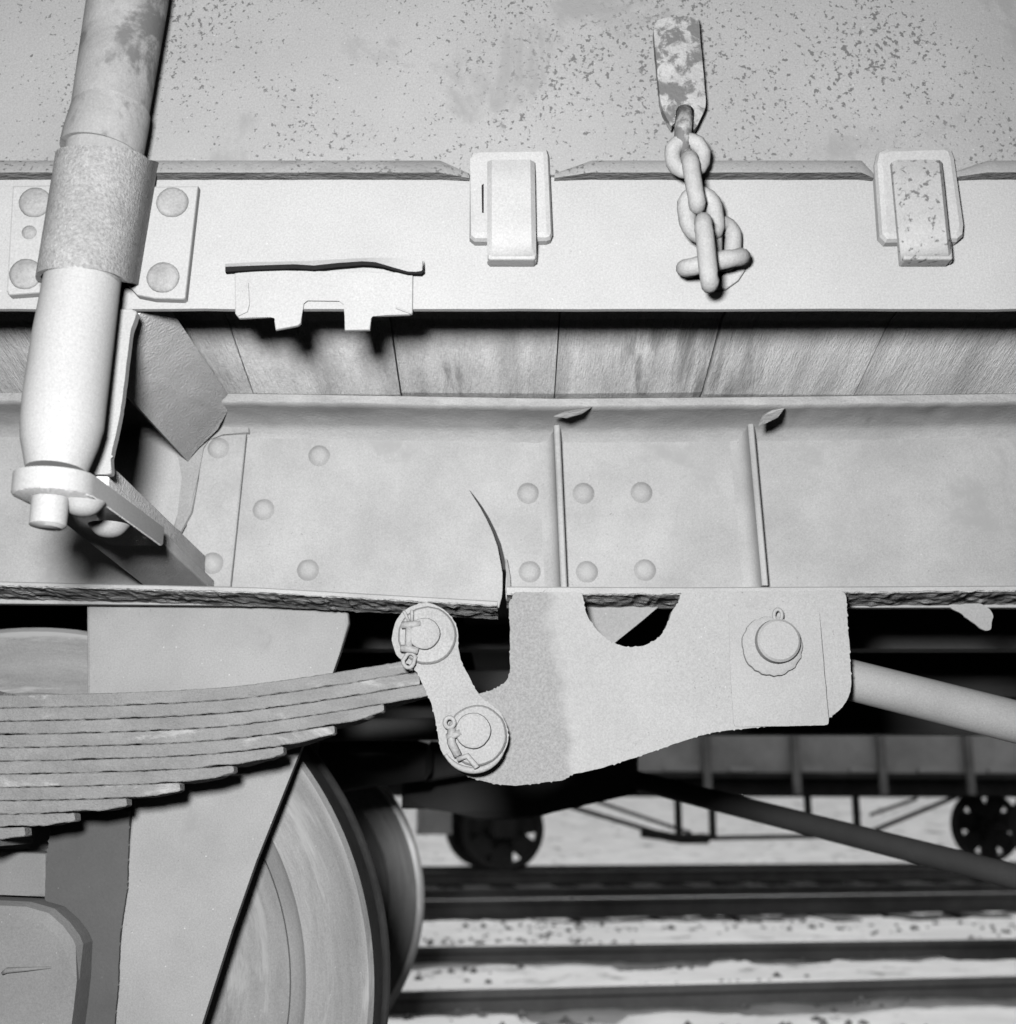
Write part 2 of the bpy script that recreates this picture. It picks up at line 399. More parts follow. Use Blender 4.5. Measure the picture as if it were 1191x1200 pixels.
flange(rng(-900, 2600, 9), pw([(0, 458), (290, 460), (650, 466), (900, 464), (1191, 460)]), pw([(0, 470), (290, 471), (650, 477), (900, 475), (1191, 471)]), 0, 'top_flange', M_edge, M_flu, seed=1)
RUF[0] = 1.0; FIL[0] = 0.0
flange(rng(-900, 583, 4), pw([(-900, 668), (0, 681), (300, 688), (583, 704)]), pw([(-900, 674), (0, 687), (300, 695), (583, 710.5)]), 0, 'bottom_flange', M_web, M_flange, seed=2)
flange(rng(594, 2600, 5), pw([(594, 687), (800, 688), (1191, 686)]), pw([(594, 697), (800, 697), (1191, 693)]), 0, 'bottom_flange', M_web, M_flange, seed=3)
# curled tongues of torn flange metal
for q in ([(649, 488), (664, 490), (682, 485), (694, 477), (676, 480), (660, 483)], [(889, 499), (898, 496), (912, 489), (920, 478), (905, 481), (893, 488)]):
    pts3 = [P(x, y, YF - 0.002 - 0.011 * (i in (1, 2))) for i, (x, y) in enumerate(q)]
    bm = bmesh.new(); f = [bm.verts.new(p) for p in pts3]; b = [bm.verts.new(p + Vector((0, 0.004, 0.002))) for p in pts3]
    bm.faces.new(f); bm.faces.new(list(reversed(b)))
    for i in range(len(f)): bm.faces.new((f[i], b[i], b[(i + 1) % len(f)], f[(i + 1) % len(f)]))
    mk('curled_tongue', bm, M_edge, sole)
# stiffener fins
for (xt, yt, xb, yb) in ((656, 489, 665, 691), (883, 486, 901, 686)):
    bm = bmesh.new(); rows = []; H = .030
    for i in range(13):
        t = i / 12; px = xt + (xb - xt) * t; py = yt + (yb - yt) * t
        f = P(px, py, YW - H); w_ = .0075; e = .0016
        sec = [(-.026, 0), (-.018, -.0015), (-.012, -.006), (-w_ - .0005, -.015), (-w_, -H + e), (-w_ + e, -H), (-e, -H), (0, -H + e), (0, 0)]
        rows.append([bm.verts.new(Vector((f.x + a, YW + b, f.z))) for a, b in sec])
    for A, B in zip(rows, rows[1:]):
        for k in range(len(A) - 1): bm.faces.new((A[k], A[k + 1], B[k + 1], B[k]))
    bm.faces.new(rows[0]); bm.faces.new(list(reversed(rows[-1])))
    mk('stiffener', bm, M_web, sole, True)
# connecting cleat at the side bracket
plate('cleat', [(218, 478), (290, 478), (289, 505), (270, 688), (214, 688), (220, 600)], YW - 0.008, 0.009, M_web, sole, bev=0.003)
rms_ = [rivet_mesh(0.0135, 0.0060, mat=M_web, seed=q) for q in range(4)]
for x, y in ((374, 534), (309, 597), (361, 668), (619, 578), (684, 578), (752, 577), (621, 670), (688, 670), (756, 668), (1330, 578), (1400, 670)):
    link('rivet', rms_[(x * 7) % 4], None, sole, P(x, y, YW))
for x, y in ((256, 525), (249, 660)):
    link('rivet', rms_[1], None, sole, P(x, y, YW - 0.008))

# -- floor boards seen from below, between rail and solebar
zf = zrow(463, YF) + 0.035
fx = [P(p, 463, YF).x for p in (296, 470, 650, 824, 1003)]
w0 = fx[2] - fx[1]
edges = sorted([fx[0] - w0 * k for k in range(1, 14)] + fx + [fx[-1] + w0 * k for k in range(1, 24)])
for i, (a, b) in enumerate(zip(edges, edges[1:])):
    dz = random.Random(i * 5).uniform(0, 0.0035); sl = random.Random(i).uniform(-0.004, 0.004)
    g = 0.0011 if i in (13, 15, 16) else 0.0004
    bm = bmesh.new()
    yy = [YR + 0.008, 1.17, 1.265, 1.28, 1.31, 1.36, YF + .004, 1.6, 4.1]
    zl = zrow(463, YF) + .0015
    def pz(y): return zf if y <= 1.265 else (zf + (zl - zf) * min(1, (y - 1.265) / (YF - 1.265)))
    lo = []; hi = []
    for y in yy:
        t = (y - 1.1) * sl * 3
        lo.append((bm.verts.new((a + g, y, pz(y) + dz)), bm.verts.new((b - g, y, pz(y) + dz + sl * 0.5))))
        hi.append((bm.verts.new((a + g, y, pz(y) + .05)), bm.verts.new((b - g, y, pz(y) + .05))))
    for k in range(len(yy) - 1):
        bm.faces.new((lo[k][0], lo[k][1], lo[k + 1][1], lo[k + 1][0])); bm.faces.new((hi[k][0], hi[k + 1][0], hi[k + 1][1], hi[k][1]))
        bm.faces.new((lo[k][0], lo[k + 1][0], hi[k + 1][0], hi[k][0])); bm.faces.new((lo[k][1], hi[k][1], hi[k + 1][1], lo[k + 1][1]))
    bm.faces.new((lo[0][0], hi[0][0], hi[0][1], lo[0][1])); bm.faces.new((lo[-1][0], lo[-1][1], hi[-1][1], hi[-1][0]))
    mk('floor_plank', bm, M_wood, wagon)
# body shell behind: far side, ends, roof line so that the wagon throws a real shade
mk('far_side', box_bm(XL, XR, 4.11, 4.13, zf - 0.03, 2.9), M_dark, wagon)
mk('end_wall', box_bm(XL, XL + .02, 1.13, 4.1, zf + .05, 2.9), M_dark, wagon)
mk('end_wall', box_bm(XR - .02, XR, 1.13, 4.1, zf + .05, 2.9), M_dark, wagon)
mk('roof', box_bm(XL, XR, 1.07, 4.14, 2.905, 2.93), M_dark, wagon)

# -- bracket that carries the stake: inclined rib, ties, arm
def quadprism(name, pts, d, mat, parent=None, bev=0.001):
    return mk(name, prism_bm([Vector(p) for p in pts], Vector(d), bev), mat, parent or wagon)
a0 = P(268, 456, 1.41); b0 = P(211, 531, 1.448)
zA, xA, zB, xB = zrow(463, YF) + .001, a0.x, b0.z, b0.x
br = quadprism('side_bracket', [(xA, YR + .016, zA), (xA, YF + .004, zA), (xA - .008, YF + .034, zA - .011), (xA - .024, YF + .058, zA - .026), (xB + .014, YW - .022, zB + .015), (xB, YW - .014, zB), (xB, YR + .016, zB)], (-0.008, 0, 0.006), M_rough)
# bracket knee on the web side, behind the rib
zarm = P(130, 560, 1.08).z; xarm = P(130, 560, 1.08).x
z_end = P(256, 680, 1.49).z
L0 = Vector((xarm, 1.06, zarm + .001)); 
bm = prism_bm([Vector((xarm, 1.075, zarm)), Vector((xarm, 1.49, z_end)), Vector((xarm, 1.49, z_end - .014)), Vector((xarm, 1.075, zarm - .014))], Vector((-0.075, 0, 0)), 0.002)
o = mk('bracket_foot', bm, M_rough, br)
bm = prism_bm([Vector((xarm - .012, 1.12, zarm + .022)), Vector((xarm - .012, 1.49, z_end + .030)), Vector((xarm - .012, 1.49, z_end)), Vector((xarm - .012, 1.12, zarm))], Vector((-0.009, 0, 0)), 0.0015)
mk('bracket_upstand', bm, M_rough, br)
plate('bracket_knee', [(203, 518), (222, 497), (262, 468), (292, 466), (292, 507), (262, 509), (243, 512), (235, 524), (232, 560), (225, 600), (212, 624), (202, 618), (213, 590), (217, 560), (213, 538)], YW - .013, .005, M_knee, br, bev=.004)
# tie strap right of the stake
plate('bracket_strap', [(92, 362.5), (161, 362.5), (158, 373), (153, 386), (149, 420), (143, 470), (137, 505), (129, 536), (131, 556), (90, 556)], 1.082, 0.010, M_stake, br, bev=0.003, rough=(14, 0.4))
# arm plate under the stake with a round end
def armz(y): return P(60, 572, 0.99).z
za = P(12, 572, 0.985).z; xa0 = P(12, 560, 0.985).x; xa1 = P(98, 552, 0.985).x
cxm, hw = (xa0 + xa1) / 2 - .005, (xa1 - xa0) / 2 * 1.13
outl = []
yc = 0.985 + hw * 0.9
for k in range(13):
    a = math.pi * (1 + k / 12)
    outl.append(Vector((cxm + hw * math.cos(a), yc + hw * 0.9 * math.sin(a), za)))
outl += [Vector((xa1 + 0.004, 1.215, za)), Vector((xa0 + 0.012, 1.215, za))]
bm = prism_bm(outl, Vector((0, 0, 0.019)), 0.0025)
arm = mk('bracket_arm', bm, M_rough, br, True)
arm.data.materials.append(M_stake)
for p in arm.data.polygons:
    if p.normal.z > -0.5: p.material_index = 1
for x, y, Y in ((96, 600, 1.035), (127, 624, 1.12)):
    c = P(x, y, Y); c.z = za
    me = rivet_mesh(0.0185, 0.0120, mat=M_stake)
    me.transform(Matrix.Rotation(R(90), 4, 'X'))
    o = link('rivet_head', me, None, arm, c); 

# -- the stake and its socket
st_top = (150, -30); 
stake = thing('stake_post', 'tall pale round side post standing in the riveted socket at the left edge', 'stake', P(72, 540, 1.03))
def stake_c(py, px, Y): return P(px, py, Y)
SC = [(-500, 232, 1.045), (-60, 158, 1.043), (0, 150, 1.043), (100, 134, 1.042), (200, 118, 1.041), (330, 96.5, 1.04), (400, 85.5, 1.036), (470, 76, 1.03), (500, 73, 1.028), (520, 70, 1.027), (538, 68, 1.026), (552, 66, 1.025)]
rad = [.038, .038, .0375, .0357, .0340, .0335, .0352, .0355, .0350, .0325, .0285, .0255]
bm = tube_bm([stake_c(y, x, Y) for y, x, Y in SC[5:]], rad[5:], 40)
mk('post_foot', bm, M_stake, stake, 'all' if False else True)
bm = tube_bm([stake_c(y, x, Y) for y, x, Y in SC[:6]], rad[:6], 40)
mk('post_shaft', bm, M_staketop, stake, True)
bm = tube_bm([P(62, 560, 1.02), P(56, 616, 1.018), P(55.6, 618.5, 1.018)], [.0158, .0152, .012], 24)
mk('pin_end', bm, M_stake, stake, True)
# collar of the stake
bm = tube_bm([P(131, 128, 1.042), P(128, 142, 1.042), P(122, 165, 1.042), P(119, 180, 1.042)], [.0356, .0364, .0374, .0376], 40)
mk('post_collar', bm, M_staketop, stake, True)

# omega shaped socket
def socket():
    bm = bmesh.new(); rows = []
    N = 30
    for j in range(13):
        t = j / 12
        py = 170 + t * 144
        cx, cy = 121 - t * 24, 0
        row = []
        for k in range(N + 1):
            a = math.pi * k / N   # from left (pi) over the front to the right
            ang = math.pi - a
            r = 0.0405 - 0.0015 * t
            c = P(cx, py, 1.043)
            p = Vector((c.x - r * 1.04 * math.cos(a), 1.046 - r * 1.02 * math.sin(a), 0))
            p.z = P(595, py + 17 * (1 - math.sin(a)) ** 1.3, p.y).z
            row.append(p)
        l, rr = row[0].copy(), row[-1].copy()
        row = [Vector((l.x - .010, 1.087, P(0, py + 20, 1.087).z)), Vector((l.x - .004, 1.080, P(0, py + 19, 1.08).z)), Vector((l.x, 1.066, P(0, py + 18, 1.066).z))] + row + [Vector((rr.x - .001, 1.066, P(0, py + 18, 1.066).z)), Vector((rr.x - .003, 1.080, P(0, py + 19, 1.08).z)), Vector((rr.x - .003, 1.087, P(0, py + 20, 1.087).z))]
        rows.append([bm.verts.new(p) for p in row])
    for A, B in zip(rows, rows[1:]):
        for i in range(len(A) - 1): bm.faces.new((A[i], A[i + 1], B[i + 1], B[i]))
    bmesh.ops.recalc_face_normals(bm, faces=bm.faces)
    bmesh.ops.solidify(bm, geom=bm.faces, thickness=-0.0045)
    return bm
sock = mk('stake_socket', socket(), M_socket, wagon, True)
sockf = []
plate('socket_flange', [(158, 218), (232, 217), (217, 348), (214, 350), (180, 349), (160, 345), (148, 332)], 1.089, 0.010, M_rail, sock, bev=0.002)
plate('socket_flange', [(14, 217), (62, 216), (52, 342), (10, 345), (7, 340)], 1.089, 0.010, M_rail, sock, bev=0.002)
M_riv = material('worn socket rivet', 0.30, mott=0.2, mscale=40, bump=0.7, grain=.2, gscale=400)
rms = rivet_mesh(0.0155, 0.0035, flat=True, mat=M_riv)
for x, y in ((202, 237), (191, 325), (41, 237), (30, 321)):
    link('rivet', rms, None, sock, P(x, y, 1.0885))
link('rivet', rivet_mesh(0.007, 0.003, mat=M_riv), None, sock, P(34, 272, 1.0885))

# -- label clip on the rail
clip = plate('card_clip', [(275, 320), (288, 316), (330, 317), (484, 319), (483.5, 366), (480, 368), (436, 369.5), (435, 373), (433.5, 386), (404, 386.5), (404, 356), (398, 351.5), (360, 351), (355, 355), (352.5, 378), (349, 381), (323, 386), (321.5, 376), (323, 372), (318, 370.5), (280, 372.5), (275.5, 367)], YR - 0.0045, 0.004, M_rail, wagon, bev=0.001)
# folded top lip, proud of the rail, wavy lower edge
up = [(264, 309), (300, 307), (350, 306), (390, 304), (430, 302), (460, 302), (480, 303), (494, 305)]
lo = [(495, 317), (492, 319), (478, 318.5), (462, 314), (440, 307.5), (425, 306.5), (395, 308.5), (368, 311.5), (345, 310), (300, 311.5), (264, 313)]
bm = bmesh.new()
def lipY(x, top): return YR - (0.005 if top else (0.008 if x < 455 else 0.008 - 0.004 * (x - 455) / 40))
f = [bm.verts.new(P(x, y, lipY(x, True))) for x, y in up] + [bm.verts.new(P(x, y, lipY(x, False))) for x, y in lo]
tm = [bm.verts.new(v.co + Vector((0, 0.0022, 0.0005))) for v in f]
# stitch as strips between matching x
def strip(bm, U, Lw, back):
    n = 24
    def at_(poly, x):
        p = sorted(poly); 
        return pw(p)(x)
    A = []; B = []
    for i in range(n + 1):
        x = 264 + (495 - 264) * i / n
        A.append(P(x, at_(U, x), lipY(x, True))); B.append(P(x, at_(Lw, x), lipY(x, False)))
    return A, B
bm.free(); bm = bmesh.new()
A, B = strip(bm, up, lo, 0)
va = [bm.verts.new(p) for p in A]; vb = [bm.verts.new(p) for p in B]
va2 = [bm.verts.new(Vector((p.x, YR - .0005, p.z))) for p in A]; vb2 = [bm.verts.new(p + Vector((0, .0022, 0.0003))) for p in B]
for i in range(len(va) - 1):
    bm.faces.new((va[i], va[i + 1], vb[i + 1], vb[i])); bm.faces.new((va2[i], vb2[i], vb2[i + 1], va2[i + 1]))
    bm.faces.new((vb[i], vb[i + 1], vb2[i + 1], vb2[i])); bm.faces.new((va[i], va2[i], va2[i + 1], va[i + 1]))
bm.faces.new((va[0], vb[0], vb2[0], va2[0])); bm.faces.new((va[-1], va2[-1], vb2[-1], vb[-1]))
mk('clip_lip', bm, M_rail, clip, True)
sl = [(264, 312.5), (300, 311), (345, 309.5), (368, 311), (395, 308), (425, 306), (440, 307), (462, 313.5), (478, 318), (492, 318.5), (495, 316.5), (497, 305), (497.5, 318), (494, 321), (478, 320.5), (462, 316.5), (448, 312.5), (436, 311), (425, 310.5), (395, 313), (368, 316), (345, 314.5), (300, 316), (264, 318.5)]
plate('clip_shade_line', sl, YR - .0090, .004, M_black, clip, bev=0)  # black strip painting the shade line under the clip lip
for q in ([(289, 331), (291, 331), (292.5, 356), (290, 365), (279, 370), (278, 368), (287, 363), (290, 354)], [(464, 361), (465, 359), (482, 366), (483, 368)]):
    plate('clip_ridge', q, YR - 0.0062, 0.003, M_rail, clip, bev=0.0006)

# -- drop side hinges
def hinge(ox, oy, s_right, mat_strap):
    loopo = plate('hinge', [(551, 186), (553, 176), (560, 172), (636, 171), (642, 173), (644, 180), (648, 272), (646, 277), (641, 279), (556, 280), (550, 275)] if not s_right else
                  [(1027, 190), (1030, 176), (1040, 171), (1108, 169), (1117, 173), (1121, 184), (1132, 262), (1131, 274), (1124, 280), (1040, 281), (1033, 274)],
                  YR - 0.015, 0.014, M_hinge, wagon, bev=0.006)
    # strap: arched band in front
    if not s_right: tl, tr, bl, brr, yt, yb = 571, 627, 571, 629, 187, 304
    else: tl, tr, bl, brr, yt, yb = 1047, 1106, 1058, 1118, 187, 304
    bm = bmesh.new(); rows = []
    n = 14
    for i in range(n + 1):
        t = i / n
        py = yt + (yb - yt) * t
        xl = tl + (bl - tl) * t; xr = tr + (brr - tr) * t
        arch = math.sin(math.pi * min(1, (0.10 + t * 0.93))) ** 0.45 if t < 1 else 0
        arch = min(1.0, 1.15 * arch)
        Yf = YR - 0.0155 - 0.015 * arch
        l = P(xl, py, Yf); r_ = P(xr, py, Yf)
        e = 0.0045
        row = [Vector((l.x, Yf + .010, l.z)), Vector((l.x, Yf + e, l.z)), Vector((l.x + e, Yf, l.z)), Vector((r_.x - e, Yf, r_.z)), Vector((r_.x, Yf + e, r_.z)), Vector((r_.x, Yf + .010, r_.z))]
        rows.append([bm.verts.new(v) for v in row])
    for A, B in zip(rows, rows[1:]):
        for i in range(6):
            j = (i + 1) % 6; bm.faces.new((A[i], A[j], B[j], B[i]))
    bm.faces.new(rows[0]); bm.faces.new(list(reversed(rows[-1])))
    mk('hinge_strap', bm, mat_strap, loopo, True)
    # foot of the strap returning to the rail
    x0, x1 = (572, 628) if not s_right else (1059, 1117)
    a, b = P(x0, 303, YR - .0175), P(x1, 303, YR - .0175)
    mk('hinge_foot', box_bm(a.x, b.x, YR - .0185, YR - .001, a.z - .001, a.z + .03, bev=.002), mat_strap, loopo)
    # slot slit left of the strap, its shaded inside painted as a black strip
    q = [(564.5, 217), (567, 215), (567, 249), (565, 249)] if not s_right else [(1046, 209), (1048.5, 207), (1052, 251), (1049.5, 253)]
    plate('slot_shade', q, YR - 0.0157, 0.0006, M_black, loopo, bev=0)
    return loopo
hinge(0, 0, False, M_hinge); hinge(0, 0, True, M_hingerust)

# -- hanging chain
chain = thing('hanging_chain', 'short painted link chain hanging from a flat rusty bar on the wagon side', 'chain', P(828, 338, 1.07))
YC = 1.073
tag_ = plate('flat_bar', [(766, 34), (768, 25), (774, 21), (815, 18), (819, 21), (828, 124), (820, 141), (816, 150), (812, 152), (811, 140), (790, 141), (788, 149), (779, 134), (774, 118)], YC, 0.010, M_tag, chain, bev=0.0015, rough=(9, 0.4))
def link_pts(c, ax, side, hl, hw, n=8):
    """stadium centreline: ax long axis, side short axis"""
    c, ax, side = Vector(c), Vector(ax).normalized(), Vector(side).normalized()
    pts = []
    for k in range(n + 1):
        a = math.pi * k / n
        pts.append(c + ax * (hl - hw) + side * hw * math.cos(a) + ax * hw * math.sin(a))
    for k in range(n + 1):
        a = math.pi * (1 + k / n)
        pts.append(c - ax * (hl - hw) + side * hw * math.cos(a) + ax * hw * math.sin(a))
    return pts
def clink(px, py, Y, ax, side, hl, hw, wr):
    lp_ = link_pts(P(px, py, Y), ax, side, hl, hw); rs_ = random.Random(int(px * 3 + py))
    mk('link', tube_bm([q + Vector([rs_.uniform(-.0004, .0004) for _ in range(3)]) for q in lp_], [wr * (1 + rs_.uniform(-.06, .06)) for _ in lp_], 12, closed=True), M_chain, chain, 'all')
wr = 0.0080
yc_ = 1.062
# tongue of the bar looping through the first link
mk('bar_hook', tube_bm([P(803, 130, YC - .004), P(801, 150, YC - .010), P(800, 164, YC - .013), P(801, 176, YC - .008), P(802, 180, YC + .004)], [.0085, .0085, .008, .0075, .007], 12), M_tag, chain, 'all')
clink(806, 182, yc_, (0.0, 0, 1), (1, 0.0, 0), .0162, .0145, .0078)
clink(813, 214, yc_ - .004, (0.12, 0, -1), (.17, 1, .40), .0245, .0125, .0082)
clink(822, 252, yc_ + .006, (0.12, 0, -1), (1, .15, .1), .0215, .0140, .0082)
clink(828, 296, yc_ - .012, (0.06, 0, -1), (.17, 1, .40), .0320, .0130, .0082)
clink(836, 308, yc_ + .014, (1, 0, .22), (.17, 1, .42), .0275, .0150, .0085)
clink(848, 286, yc_ + .020, (.1, 0.0, 1), (.9, .5, 0), .020, .0115, .0080)
# paint-filled eye against the rail
plate('eye_plate', [(846, 322), (858, 312), (872, 306), (874, 316), (866, 328), (852, 338), (838, 340)], YR - 0.005, 0.006, M_rail, chain, bev=.002)

# -- hanger bracket (spring scroll iron)
YH = 1.403
hang = [(596, 704), (603, 700), (602, 694), (684, 694), (684, 705), (686, 716), (691, 727), (699, 739), (710, 749), (724, 756), (740, 759), (755, 757), (768, 751), (778, 741), (784, 728), (787, 716), (797, 706), (797, 694), (990, 692), (992, 702), (994.5, 740), (998, 795), (998, 806), (994, 818), (985, 832), (972, 842), (930, 848), (862, 855), (838, 858), (815, 864), (790, 872), (765, 881), (750, 886), (728, 893), (700, 902), (668, 908), (662, 914), (640, 917), (600, 921), (575, 918), (552, 912), (535, 902), (520, 886), (516, 862), (524, 838), (540, 822), (560, 813), (578, 808), (592, 801), (598, 790), (598, 760), (597.5, 730)]
hanger = plate('spring_hanger', hang, YH, 0.014, M_hanger, wagon, bev=0.0012, rough=(13, .8), seed=4)
# raised casting on the right of the hanger with its pin
def padpt(x, y):
    t = max(0, min(1, (x - 850) / 110)); return P(x, y, YH - .0004 - .0075 * t * min(1, .25 + (y - 715) / 40))
pad_o = rough_poly([(854, 715), (960, 714), (964, 760), (972, 850), (860, 852), (856, 780)], 8, .4, 5)
pad = mk('hanger_pad', prism_bm([padpt(x, y) for x, y in pad_o], .008, 0), M_pad, hanger, True)
c = P(905, 757, YH - .009)
mk('washer', lathe_bm([(0, -.004), (.030, -.004), (.0335, -.002), (.034, .002)], c, 48, jit=.03), M_pad, hanger, True)
c = P(911, 752, YH - .013)
mk('pin', lathe_bm([(0, -.012), (.0215, -.012), (.0242, -.0095), (.0252, 0), (.0252, .003)], c, 36), M_pad, hanger, True)
# split pin of that pin
def split_pin(parent, eye, e1, e2, Y, mat, r=.0022):
    """ring-shaped eye at px 'eye', legs to e1/e2"""
    ex, ey, er = eye
    pts = [P(ex + er * math.cos(a) * .8, ey + er * math.sin(a) * 1.15, Y) for a in [2 * math.pi * k / 14 for k in range(14)]]
    mk('split_pin', tube_bm(pts, r, 8, closed=True), mat, parent, 'all')
    for q in (e1, e2):
        if q: mk('split_pin_leg', tube_bm([P(x, y, Yq) for x, y, Yq in q], r * 1.15, 8), mat, parent, 'all')
split_pin(hanger, (912, 721, 6), [(909, 727, YH - .016), (902, 790, YH - .013)] and None, None, YH - .012, M_pad)
# light gusset seen in the half moon
plate('gusset', [(660, 708), (776, 708), (752, 728), (716, 757), (700, 775), (660, 775)], YW - 0.004, .012, M_guard, wagon, bev=.001)

# -- shackle
YS = 1.372
def two_circle(c1, r1, c2, r2, n=18):
    (x1, y1), (x2, y2) = c1, c2
    a = math.atan2(y2 - y1, x2 - x1); d = math.hypot(x2 - x1, y2 - y1); b = math.acos((r1 - r2) / d)
    out = []
    for k in range(n + 1):
        t = a + b + (2 * math.pi - 2 * b) * k / n; out.append((x1 + r1 * math.cos(t), y1 + r1 * math.sin(t)))
    for k in range(n + 1):
        t = a - b + (2 * b) * k / n; out.append((x2 + r2 * math.cos(t), y2 + r2 * math.sin(t)))
    return out
T, B_ = (498, 747), (555, 863)
def shackle_outline():
    pts = []
    for k in range(15):   # top head
        t = R(145) + R(225) * k / 14
        pts.append((T[0] + 39 * math.cos(t), T[1] + 41 * math.sin(t)))
    pts += [(540, 775), (548, 790), (556, 806), (562, 815)]
    for k in range(17):
        t = R(-62) + R(245) * k / 16
        pts.append((B_[0] + 41 * math.cos(t), B_[1] + 43 * math.sin(t)))
    pts += [(511, 848), (508, 832), (500, 812), (493, 796), (486, 784), (476, 776)]
    return pts
shk = plate('spring_shackle', shackle_outline(), YS, 0.020, M_grease, wagon, bev=0.0012, rough=(12, 1.0), seed=6)
def pinset(cx, cy, wr_, wx, wy, pr, py_, Yf):
    mk('washer', lathe_bm([(0, -.006), (wr_ * .93, -.006), (wr_, -.003), (wr_ * 1.01, .003)], P(wx, wy, Yf), 32, jit=.012, seed=int(cx)), M_grease, shk, True)
    mk('pin', lathe_bm([(0, -.0132), (pr * .75, -.0130), (pr * .95, -.0115), (pr, -.0085), (pr, .002)], P(cx, cy, Yf), 28, jit=.02), M_grease, shk, True)
pinset(498, 744, .0325, 501, 745, .0178, 0, YS)
pinset(555, 857, .0330, 559, 862, .0195, 0, YS)
# rim ridge at the foot of the shackle
def arc_tube(cx, cy, r, a0, a1, Y, rr, name, mat, parent, n=18):
    pts = [P(cx + r * math.cos(R(a0 + (a1 - a0) * k / n)), cy + r * math.sin(R(a0 + (a1 - a0) * k / n)), Y) for k in range(n + 1)]
    rs = [rr * (0.5 + 0.6 * math.sin(math.pi * k / n)) for k in range(n + 1)]
    mk(name, tube_bm(pts, rs, 8), mat, parent, 'all')
arc_tube(555, 865, 38, 25, 150, YS - .001, .0035, 'caked_rim', M_grease, shk)
# split pins across both shackle pins
YQ = YS - 0.009
M_cot = M_grease
pts = [P(479 + 6.5 * math.cos(a) + (2 if math.sin(a) < 0 else 0), 774 + 8.5 * math.sin(a), YQ) for a in [2 * math.pi * k / 14 for k in range(14)]]
mk('split_pin', tube_bm(pts, .0024, 8, closed=True), M_cot, shk, 'all')
mk('split_pin_leg', tube_bm([P(471, 733, YQ), P(484, 732, YQ - .002), P(493, 731, YQ - .001)], .0042, 8), M_cot, shk, 'all')
mk('split_pin_leg', tube_bm([P(470, 760, YQ), P(482, 761, YQ - .002), P(490, 763, YQ - .001)], .0042, 8), M_cot, shk, 'all')
mk('split_pin_leg', tube_bm([P(480, 730, YQ + .002), P(475, 719, YQ), P(473, 716, YQ)], .0019, 8), M_cot, shk, 'all')
mk('split_pin_leg', tube_bm([P(483, 730, YQ + .002), P(483, 717, YQ), P(483, 715, YQ)], .0021, 8), M_cot, shk, 'all')
mk('split_pin_leg', tube_bm([P(480, 735, YQ), P(479, 760, YQ)], .0045, 8), M_cot, shk, 'all')
pts = [P(527 + 5.5 * math.cos(a), 847 + 6.0 * math.sin(a), YQ) for a in [2 * math.pi * k / 14 for k in range(14)]]
mk('split_pin', tube_bm(pts, .0025, 8, closed=True), M_cot, shk, 'all')
mk('split_pin_leg', tube_bm([P(524, 864, YQ), P(532, 862, YQ - .002), P(540, 858, YQ - .002)], .0040, 8), M_cot, shk, 'all')
mk('split_pin_leg', tube_bm([P(530, 854, YQ), P(529, 870, YQ), P(537, 886, YQ + .001)], .0048, 8), M_cot, shk, 'all')
mk('split_pin_leg', tube_bm([P(536, 890, YQ + .002), P(548, 886, YQ), P(558, 898, YQ), P(559, 900, YQ)], .0032, 8), M_cot, shk, 'all')
# the shackle's outer pins run back into spring and hanger
mk('shackle_bolt', tube_bm([P(498, 747, YS + .018), P(498, 747, YS + .018) + Vector((0, .12, 0))], .017, 20), M_grease, shk, True)

# -- leaf spring
YL, LW = 1.400, 0.090
SPX = -52.0
topc = pw([(-60, 814.5), (0, 814.3), (100, 812.5), (200, 809), (270, 804.5), (330, 797), (400, 786.5), (440, 780), (470, 774.5), (510, 768), (620, 750)])
def smooth_top(x):
    x = x if x >= SPX else 2 * SPX - x
    return (topc(x - 22) + topc(x) * 2 + topc(x + 22)) / 4
spring = None
tk = 15.55
ends = [486, 492, 505, 450, 392, 332, 274, 211, 148, 87, 29]
buckle_bm = None
sp_parent = plate('leaf_spring', [(SPX - 44, 808), (SPX + 44, 808), (SPX + 44, 992), (SPX - 44, 992)], YL - 0.012, 0.115, M_spring, wagon, bev=0.004)
def leaf(i):
    xe = ends[i]; xm = 2 * SPX - xe
    xs_ = rng(xm, xe - 2, 5) + [xe]
    bm = bmesh.new(); rows = []
    rs = random.Random(i)
    for x in xs_:
        d = min(xe - x, x - xm)
        y0 = smooth_top(x) + tk * i + 0.3; y1 = y0 + tk - (.15 + 2.4 * abs(noise.noise(Vector((x * .035, i * 3.3, 1)))) + (.7 if d < 90 and i > 2 else 0))
        a = P(x, y0, YL); b = P(x, y1, YL)
        if i > 2:
            tt = min(1.0, d / 34.0); 
            thin = (1 - tt) * 0.0034          # tips are drawn down on the underside
            b.z += thin
            if d < 1.5: b.z += .0014; a.z -= .0012
            if i < 10: b.z += .0008 * max(0, 1 - d / 60.0)
        fy = YL + random.Random(i * 3).uniform(-.0012, .0012)
        e = .0010; dep = LW * (min(1.0, .22 + .78 * d / 75.0) if i > 1 else 1)
        jz = 0.0008 * noise.noise(Vector((x * .23, i, 0))) + .0004 * noise.noise(Vector((x * .7, i, 3))); jy = 0.0013 * noise.noise(Vector((x * .11, i, 4)))
        rows.append([bm.verts.new(v) for v in (Vector((a.x, fy + dep, a.z)), Vector((a.x, fy + e + jy, a.z + jz)), Vector((a.x, fy + jy, a.z - e)),
                     Vector((b.x, fy + jy, b.z + e)), Vector((b.x, fy + e + jy, b.z + jz)), Vector((b.x, fy + dep, b.z)))])
    for A, B in zip(rows, rows[1:]):
        for k in range(6):
            j = (k + 1) % 6; bm.faces.new((A[k], A[j], B[j], B[k]))
    bm.faces.new(rows[0]); bm.faces.new(list(reversed(rows[-1])))
    mk('leaf', bm, M_spring, sp_parent, True)
